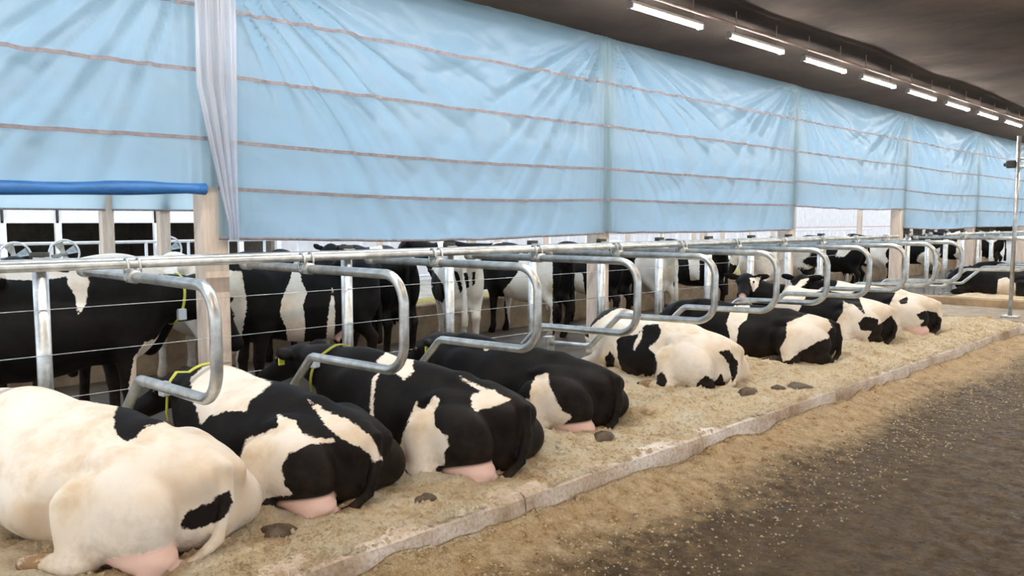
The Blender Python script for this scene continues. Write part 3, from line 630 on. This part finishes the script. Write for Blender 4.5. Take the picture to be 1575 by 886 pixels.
def cow(kind, loc, rz, label, group, h=.022, base='black', pat=(), tags=0, collar=None, scale=1.0, **o):
    """loc = where it lies or stands, rz = heading; pat = coat patches ('b','w','p'ink), as outlines seen in the photo or ('noise', seed, level)"""
    P, info = (lying if kind == 'lying' else standing)(o)
    lo = np.array((-.35 if kind == 'lying' else -1.1, -.75, -.05)); hi = np.array((2.75 if kind == 'lying' else 1.95, .85, 1.35 if kind == 'lying' else 1.75))
    if 'box' in o: lo, hi = np.array(o['box'][0]), np.array(o['box'][1])
    n = np.ceil((hi-lo)/h).astype(int)
    v, q = nets(sdf(lo, n, h, P).astype(float), lo, h)
    zs = o.get('zs', .86) if kind == 'lying' else 1; v = v*scale; v[:, 2] *= zs
    for kk in ('eyes', 'ears'):
        for e in info[kk]: e[2] *= zs
    info['nose'][2] *= zs
    me = bpy.data.meshes.new('dairy_cow'); np_mesh(me, v, q); me.materials.append(MATS['cow_coat']); me.polygons.foreach_set('use_smooth', [True]*len(me.polygons))
    c, s_ = math.cos(rz), math.sin(rz); w = np.stack([v[:, 0]*c-v[:, 1]*s_, v[:, 0]*s_+v[:, 1]*c, v[:, 2]], -1)+np.array(loc)
    px, py, d = to_px(w); f = np.full(len(v), .3 if base == 'black' else -.3); pink = np.full(len(v), -.3)
    for k_, pol in pat:
        if pol[0] == 'noise': sd = (n3(v, pol[3] if len(pol) > 3 else 1.6, pol[1])-pol[2])*.8
        elif pol[0] == 'ball': sd = pol[2]-np.linalg.norm(v-np.array(pol[1]), axis=1)
        else: sd = poly_sd(px, py, pol)*d/FPX
        if k_ == 'b': f = np.maximum(f, sd)
        elif k_ == 'w': f = np.minimum(f, -sd)
        else: pink = np.maximum(pink, sd)
    if kind == 'lying' and o.get('udder', 1):             # udder skin
        ud = np.sqrt((((v/np.array((1, 1, zs))-np.array((.15, .34, .10)))/np.array((.22, .135, .125)))**2).sum(1)); pink = np.maximum(pink, (1.0-ud)*.15)
    nz = np.linalg.norm(v-info['nose']*scale, axis=1); pink = np.maximum(pink, .05-nz if base == 'white' else -1)
    dirt = np.clip((.30-v[:, 2])/.25, 0, 1)*.8 if kind == 'lying' else np.clip((.75-v[:, 2])/.5, 0, 1)*.7
    if kind == 'lying': dirt = np.maximum(dirt, 3*(np.linalg.norm(v-np.array((.62, .57, .05)), axis=1) < .12)); dirt = np.maximum(dirt, .35*np.clip((.45-v[:, 0])/.3, 0, 1)*np.clip((.6-v[:, 2])/.3, 0, 1))
    fattr(me, 'coat', f); fattr(me, 'pink', pink); fattr(me, 'dirt', dirt*(pink < 0))
    ob = link('dairy_cow', me, None, loc, rz); tag(ob, label, 'cow', group)
    for e in info['eyes']: MB().ball(e*scale, .02, 8).build('eye', 'eye', ob, True)
    for e in info['ears'][:tags]:
        t = np.array(e)*scale; b = MB().box(-.008, .008, -.024, .024, -.06, .0); b.v = [tuple(np.array(x)+t+info['h']*.03) for x in b.v]; b.build('ear_tag', 'yellow_plastic', ob)
    if collar:                      # a strap fitted round the neck, with its transponder box
        cc, nn = np.array(collar[0], float), np.array(collar[1], float); nn /= np.linalg.norm(nn); a = np.cross(nn, (0, 1, 0)); a /= np.linalg.norm(a); b2 = np.cross(nn, a)
        rel = v-cc; m = (abs(rel @ nn) < .035) & (np.linalg.norm(rel, axis=1) < collar[3]); ang = np.arctan2(rel[m] @ b2, rel[m] @ a); rad = np.hypot(rel[m] @ b2, rel[m] @ a)
        ring = []
        for t in np.linspace(-math.pi, math.pi, 29):
            dd = np.abs((ang-t+math.pi) % (2*math.pi)-math.pi); q_ = rad[dd < .3]; r_ = (q_.max() if len(q_) else .2)+.004
            ring.append(cc+r_*(a*math.cos(t)+b2*math.sin(t)))
        cb = MB()
        P_ = [p+nn*g for p in ring for g in (-.011, .011)]; P_ += [p+nn*g+(p-cc)/np.linalg.norm(p-cc)*.007 for p in ring for g in (-.011, .011)]; N_ = 2*len(ring)
        cb.add(P_, [q for i in range(len(ring)-1) for q in ((N_+2*i, N_+2*i+2, N_+2*i+3, N_+2*i+1), (2*i, 2*i+2, N_+2*i+2, N_+2*i), (2*i+1, N_+2*i+1, N_+2*i+3, 2*i+3))])
        cb = cb.build('collar', 'yellow_plastic', ob, True)
        t = ring[collar[2]]; t = t+(t-cc)/np.linalg.norm(t-cc)*.02; MB().box(t[0]-.035, t[0]+.035, t[1]-.03, t[1]+.03, t[2]-.05, t[2]+.05, .008).build('transponder', 'grey_plastic', cb)
    return ob
PI = math.pi
LIE = 'cows lying in the near row of stalls'
cow('lying', (-3.76, 1.66, .2), PI+.32, 'cream white cow lying down with a black patch by its tail', LIE, h=.02, base='white', w=1.05, pat=[
    ('b', [(177, 632), (186, 618), (240, 635), (254, 648), (221, 657), (210, 674), (195, 680), (182, 670), (175, 656)]),
    ('b', [(276, 803), (294, 783), (324, 772), (342, 759), (351, 755), (357, 773), (351, 792), (331, 805), (305, 812), (278, 814)])], poll=(1.92, .08, .62), head=(.5, .6, -.4), zs=.85)
cow('lying', (-3.80, 2.58, .2), PI+.14, 'black cow lying down with white shoulder band and white thigh around a black oval', LIE, h=.02, pat=[
    ('w', [(293, 582), (310, 566), (324, 560), (350, 560), (420, 589), (386, 615), (379, 633), (350, 632), (320, 641), (309, 654), (304, 634), (296, 615)]),
    ('w', [(426, 637), (454, 646), (465, 667), (487, 674), (513, 674), (517, 680), (480, 683), (447, 696), (432, 718), (438, 748), (450, 761), (406, 766), (399, 785), (388, 797), (372, 800), (365, 733), (369, 707), (380, 674), (399, 669), (428, 656)]),
    ('w', [(472, 612), (502, 632), (539, 647), (570, 669), (590, 707), (576, 711), (561, 692), (524, 674), (502, 656)])],
    poll=(1.92, .05, .62), head=(.5, .6, -.4), zs=.80, w=.96, collar=((1.74, 0, .45), (1, 0, .3), 8, .3))
cow('lying', (-3.60, 3.60, .2), PI+.14, 'black cow lying down with a white flank strip and a white patch near its tail', LIE, h=.02, pat=[
    ('w', [(642, 612), (640, 626), (653, 630), (668, 610), (677, 613), (668, 634), (669, 656), (686, 670), (691, 687), (682, 696), (684, 715), (671, 718), (668, 748), (657, 752), (634, 735), (612, 707), (618, 674), (631, 637)]),
    ('w', [(725, 606), (756, 598), (785, 614), (767, 624), (730, 632), (725, 621)]),
    ('w', [(581, 572), (586, 572), (577, 590), (575, 620), (574, 655), (566, 672), (560, 668), (568, 650), (570, 612), (572, 585)]),
    ('w', [(578, 556), (600, 535), (640, 545), (634, 562), (637, 572), (622, 584), (606, 574), (592, 566)]),
    ('w', [(704, 577), (745, 597), (752, 602), (741, 602), (712, 586)])],
    poll=(2.1, .1, .70), head=(.9, .25, -.45), tags=2, zs=.85, w=.96, collar=((1.80, .05, .5), (1, 0, .25), 9, .36))
cow('lying', (-3.85, 4.87, .2), PI+.14, 'mostly black cow lying down with a narrow white thigh and pink udder', LIE, h=.02, pat=[
    ('w', [(815, 600), (823, 580), (843, 572), (845, 592), (856, 616), (864, 632), (880, 641), (858, 661), (856, 677), (835, 685), (819, 665), (815, 624)]),
    ('w', [(791, 624), (811, 612), (817, 624), (811, 653), (795, 645)]), ('w', [(736, 531), (760, 535), (746, 540)])], poll=(1.88, .0, .66), head=(.6, .35, -.45), tags=2, zs=.80)
cow('lying', (-3.93, 6.82, .2), PI-.12, 'white cow lying down with scattered black spots and a black head', LIE, base='white', pat=[
    ('b', [(948, 523), (958, 516), (972, 516), (982, 513), (992, 500), (1012, 498), (1017, 509), (1014, 519), (1006, 528), (997, 535), (1006, 543), (1011, 560), (1009, 574), (995, 582), (989, 575), (982, 577), (985, 594), (972, 600), (962, 589), (957, 574), (950, 550)]),
    ('w', [(973, 537), (978, 523), (989, 505), (986, 523), (976, 539)]),
    ('b', [(931, 550), (938, 540), (945, 550), (945, 563), (938, 570), (932, 563)]), ('b', [(1009, 589), (1011, 577), (1019, 572), (1026, 584), (1023, 596), (1016, 599)]),
    ('b', [(1068, 604), (1073, 587), (1087, 577), (1100, 587), (1109, 575), (1116, 591), (1114, 608), (1094, 611)]), ('b', [(1051, 602), (1056, 592), (1063, 601), (1061, 606)]),
    ('b', [(1104, 541), (1121, 538), (1135, 557), (1135, 574), (1126, 591), (1122, 563), (1114, 550)]), ('b', ('ball', (1.82, -.05, .58), .32))],
    poll=(1.70, -.15, .68), head=(.5, .5, -.5), neckmid=(.05, -.05, .0), zs=.84, w=.88, udder=0)
cow('lying', (-3.88, 8.92, .25), PI+.3, 'black cow lying down with a pinkish white hindquarter and a pale shoulder stripe', LIE, pat=[
    ('w', [(1210, 496), (1226, 490), (1249, 480), (1270, 485), (1280, 503), (1273, 510), (1276, 520), (1263, 523), (1243, 534), (1229, 542), (1215, 554), (1204, 556), (1199, 537), (1209, 520)]),
    ('w', [(1117, 496), (1127, 470), (1153, 470), (1149, 490), (1136, 503), (1132, 534), (1124, 540), (1122, 517)])], poll=(1.85, -.05, .60), head=(.5, .4, -.5), zs=.80, udder=0)
cow('lying', (-3.90, 10.68, .25), PI, 'white cow lying down with black shoulders and black rump, blazed head turned back', LIE, h=.025, base='white', pat=[
    ('b', [(1225, 485), (1240, 455), (1270, 445), (1297, 450), (1297, 479), (1283, 500), (1270, 490), (1249, 490)]), ('b', [(1297, 459), (1307, 450), (1322, 460), (1331, 485), (1314, 469), (1300, 466)]),
    ('b', [(1320, 496), (1331, 486), (1351, 491), (1351, 500), (1371, 485), (1382, 503), (1378, 523), (1361, 538), (1341, 538), (1334, 520), (1341, 510), (1324, 508)]),
    ('b', ('ball', (1.9, .3, .8), .55)), ('w', [(1153, 428), (1170, 426), (1165, 442), (1158, 450)])],
    poll=(1.92, .25, .90), head=(-.35, .85, -.45), neckmid=(.08, -.02, .02), udder=0)
cow('lying', (-3.78, 12.0, .25), PI, 'white cow lying down with a rounded black patch on its rump and black neck', LIE, h=.025, base='white', pat=[
    ('b', [(1300, 457), (1320, 445), (1378, 450), (1368, 469), (1364, 483), (1344, 488), (1310, 485)]), ('b', [(1381, 463), (1397, 455), (1395, 468), (1386, 468)]),
    ('b', [(1410, 483), (1422, 478), (1439, 480), (1451, 493), (1450, 507), (1438, 515), (1419, 505), (1415, 500), (1422, 493), (1412, 490)]),
    ('b', ('ball', (1.85, .3, .8), .55)), ('w', [(1219, 444), (1232, 430), (1246, 427), (1240, 437), (1222, 447)])],
    poll=(1.85, .22, .82), head=(-.2, .9, -.4), neckmid=(.08, -.02, .02))
FARL = 'cows lying beyond the crossover'
cow('lying', (-3.95, 19.7, .22), PI, 'black cow lying beyond the crossover with a pale hindquarter beside the pole', FARL, h=.03, pat=[('w', [(1535, 430), (1548, 426), (1562, 436), (1562, 465), (1532, 465)])], poll=(1.78, .1, .6), head=(.5, .5, -.5), zs=.78, udder=0)
cow('lying', (-3.9, 20.9, .22), PI, 'black cow lying beyond the crossover behind the pole, mostly hidden', FARL, h=.03, poll=(1.78, .1, .6), head=(.5, .5, -.5), udder=0)

STA = 'cows standing in the feed alley'
down = dict(poll=(1.33, 0, 1.0), head=(.45, 0, -.9))
cow('standing', (-7.14, 1.70, .02), PI/2, 'large black cow standing sideways with cream back and cream udder', STA, h=.025, pat=[
    ('w', [(-60, 370), (330, 370), (330, 418), (200, 425), (110, 424), (60, 432), (-60, 425)]), ('b', [(86, 418), (100, 395), (122, 395), (114, 420)]),
    ('w', [(103, 434), (108, 410), (135, 410), (137, 434), (131, 470), (120, 485), (116, 457)]),
    ('w', [(206, 551), (223, 526), (240, 521), (257, 502), (279, 513), (300, 534), (300, 556), (274, 585), (223, 620), (197, 600)])],
    poll=(1.35, 0, 1.02), head=(.6, 0, -.8), scale=1.06, collar=((1.08, 0, 1.12), (1, 0, -.15), 23, .45))
cow('standing', (-8.92, 3.72, .02), PI, 'cream white cow standing at the bunk just beyond the near wooden column', STA, h=.028, base='white', pat=[('b', ('noise', 4, .60))], **down)
cow('standing', (-7.56, 4.3, .02), -PI/2, 'black cow standing sideways with a ragged cream udder patch and pale throat', STA, h=.025, pat=[
    ('w', [(446, 432), (451, 405), (456, 396), (460, 410), (464, 432), (472, 450), (466, 470), (470, 505), (462, 560), (447, 560), (440, 505), (430, 482), (434, 460)]), ('w', [(507, 470), (511, 440), (515, 470), (514, 560), (500, 560), (503, 500)]),
    ('w', [(350, 415), (372, 418), (380, 470), (372, 515), (362, 570), (340, 570)]), ('p', ('ball', (-.40, .12, .64), .12))],
    poll=(1.3, -.22, 1.0), head=(.5, 0, -.85), scale=1.04)
cow('standing', (-8.85, 2.1, .02), PI*1.02, 'black cow standing at the bunk behind the large sideways cow', STA, h=.03, **down)
cow('standing', (-8.93, 5.05, .02), PI*.98, 'black cow with small white flecks standing at the bunk behind the cream-udder cow', STA, h=.03, pat=[('w', ('noise', 77, .66))], **down)
cow('standing', (-9.0, 6.25, .02), PI*.94, 'black cow standing at the bunk with thin white leg markings', STA, h=.028, pat=[('w', ('noise', 12, .63)), ('w', [(540, 490), (552, 440), (560, 450), (552, 520)])], **down)
cow('standing', (-8.75, 7.45, .02), 2.55, 'cream and tan cow standing with black blotches over its hips', STA, h=.025, base='white', pat=[
    ('b', [(642, 428), (651, 410), (666, 415), (682, 438), (685, 457), (680, 466), (668, 459), (656, 469), (654, 457), (666, 440), (654, 433)]),
    ('b', [(697, 416), (704, 418), (712, 445), (708, 452)]), ('b', [(712, 418), (719, 420), (722, 440), (718, 445)]), ('b', [(726, 418), (731, 418), (731, 436), (727, 440)])], **down)
cow('standing', (-8.95, 9.1, .02), PI*1.02, 'black cow with a white hindquarter standing at the bunk', STA, h=.028, pat=[('w', [(778, 390), (850, 390), (850, 540), (790, 540), (775, 450), (760, 430)]), ('b', [(770, 380), (800, 380), (796, 420), (770, 452), (750, 450)])], **down)
cow('standing', (-9.0, 10.75, .02), PI, 'black cow with white splashed legs standing behind the second column', STA, h=.03, pat=[('w', ('noise', 23, .55)), ('w', [(880, 420), (896, 420), (906, 500), (888, 500)])], **down)
cow('standing', (-8.9, 11.95, .02), PI*.97, 'tan and white cow standing with pale rear legs by the second column', STA, h=.03, base='white', pat=[('b', ('noise', 31, .62))], **down)
cow('standing', (-8.9, 13.7, .02), PI*.95, 'black cow standing with pale lower legs and white udder', STA, h=.03, pat=[('w', [(1005, 455), (1030, 440), (1085, 440), (1085, 500), (1005, 500)]), ('b', [(1026, 420), (1060, 420), (1058, 452), (1032, 456)]), ('w', [(1058, 395), (1076, 395), (1076, 430), (1062, 432)])], **down)
cow('standing', (-8.3, 15.6, .02), PI*.55, 'cream cow with a black head and neck walking along the feed alley', STA, h=.03, base='white', pat=[('b', ('ball', (1.3, 0, 1.2), .6))], poll=(1.3, 0, 1.35))
for i, (x, y, r, sd, bs, lb) in enumerate(((-8.8, 17.6, PI, 41, 'white', 'tan and black cow standing in the middle distance of the feed alley'),
        (-8.8, 20.0, PI*1.03, 47, 'black', 'black cow standing near the third column with a dark underside'),
        (-9.0, 23.0, PI*.96, 53, 'white', 'pale cow with brown belly standing below the raised far curtain'),
        (-8.8, 25.6, PI*1.04, 59, 'black', 'black cow standing at the bunk below the raised far curtain'),
        (-8.9, 29.5, PI, 61, 'black', 'dark cow standing at the far end of the bunk wall'),
        (-8.9, 32.5, PI*.97, 67, 'white', 'speckled pale cow standing at the far end of the bunk wall'))):
    cow('standing', (x, y, .02), r, lb, STA, h=.036, base=bs, pat=[('b' if bs == 'white' else 'w', ('noise', sd, .56))], **(down if r != PI*.6 else {}))
LANE = 'cows standing across the feed lane'
cow('standing', (-12.6, 11.3, -.2), -PI*.72, 'black backed cow standing sideways across the feed lane', LANE, h=.036, scale=1.12, pat=[('w', [(745, 395), (760, 372), (772, 368), (775, 395)]), ('w', [(672, 372), (682, 368), (684, 385), (676, 388)])])
cow('standing', (-12.75, 8.7, -.2), -PI*.35, 'black cow with a white face mark standing across the feed lane', LANE, h=.036, scale=1.1, pat=[('w', [(568, 380), (586, 376), (590, 384), (572, 398)])])

# ================================================================ small things
def pat_(x, y, r, label, z=None, e=1.0):
    z = float(bed_h(np.array([x]), np.array([y]))[0]) if z is None else z
    b = MB(); n = 16; rings = 5; vs = [(0, 0, .035)]
    for i in range(1, rings+1):
        for k in range(n):
            t = k*2*math.pi/n; q = i/rings; w = r*(1+.18*math.sin(3*t+x*9)+.1*math.sin(5*t+y*7)); vs.append((w*q*math.cos(t)*e, w*q*math.sin(t), .035*(1-q**2.2)+.008*math.sin(q*9+t*2)*(1-q)-.012*(i == rings)))
    fs = [(0, 1+k, 1+(k+1) % n) for k in range(n)] + [(1+(i-1)*n+k, 1+i*n+k, 1+i*n+(k+1) % n, 1+(i-1)*n+(k+1) % n) for i in range(1, rings) for k in range(n)]
    o = b.add(vs, fs).build('dung_pat', 'dung', None, True, (x, y, z)); tag(o, label, 'dung', 'dung pats'); return o
pat_(-3.66, 4.52, .10, 'brown dung pat beside the pink udder of the mostly black cow', e=.7)
pat_(-3.48, 7.25, .14, 'largest dark dung pat on the bedding of the empty stall')
pat_(-3.56, 7.02, .07, 'small dark dung pat next to the largest one on the bedding')
pat_(-3.62, 6.55, .12, 'flat dung smear behind the rump of the spotted white cow', e=.6)
pat_(-2.95, 6.66, .10, 'lone dung pat on the alley floor below the curb', z=.03)
pat_(-3.75, 1.95, .10, 'dung smear between the cream cow and the white-shouldered cow')
pat_(-3.52, 2.75, .09, 'dark dung smear on the bedding below the white-shouldered cow', e=.6)
# crumbs of sawdust on the bedding and spilled below the curb
def crumbs(name, n, xf, yf, zf, smin, smax, mat, label, cat):
    x = xf(n); y = yf(n); z = zf(x, y); r = smin+(smax-smin)*rng.random(n)**2.5
    base = np.array([(1, 0, -.3), (-.5, .87, -.3), (-.5, -.87, -.3), (0, 0, .9), (.4, .3, .55)])
    a = rng.random(n)*6.28; ca, sa = np.cos(a), np.sin(a); st = .6+rng.random((n, 5, 3))*.8
    v = base[None]*st*r[:, None, None]; vx = v[..., 0]*ca[:, None]-v[..., 1]*sa[:, None]; vy = v[..., 0]*sa[:, None]+v[..., 1]*ca[:, None]
    v = np.stack([vx+x[:, None], vy+y[:, None], v[..., 2]*.7+z[:, None]], -1).reshape(-1, 3)
    f = np.array([(0, 1, 3, 4), (1, 2, 3, 3), (2, 0, 4, 3), (0, 2, 1, 1)]); tri = np.array([(0, 1, 4), (1, 3, 4), (1, 2, 3), (2, 0, 4), (2, 4, 3), (0, 2, 1)])
    q = (tri[None]+5*np.arange(n)[:, None, None]).reshape(-1, 3)
    me = bpy.data.meshes.new(name); me.from_pydata(v.tolist(), [], q.tolist()); me.materials.append(MATS[mat]); o = link(name, me); tag(o, label, cat, kind='stuff')
yd = lambda n: 1.0+13.2*rng.random(n)**1.9
crumbs('sawdust_crumbs', 16000, lambda n: -3.22-1.7*rng.random(n)**1.6, yd, bed_h, .006, .03, 'sawdust', 'loose pale sawdust clumps scattered over the stall bedding', 'sawdust')
fl = floor_h
crumbs('spilled_litter', 16000, lambda n: CURB+.02+1.2*rng.random(n)**2.6, yd, fl, .004, .016, 'sawdust', 'loose sawdust litter spilled on the alley floor along the curb', 'litter')
crumbs('muck_crumbs', 9000, lambda n: CURB+.3+5.0*rng.random(n), lambda n: .5+13*rng.random(n)**1.3, floor_h, .004, .014, 'muck_lump', 'small brown muck lumps scattered over the alley floor', 'muck')
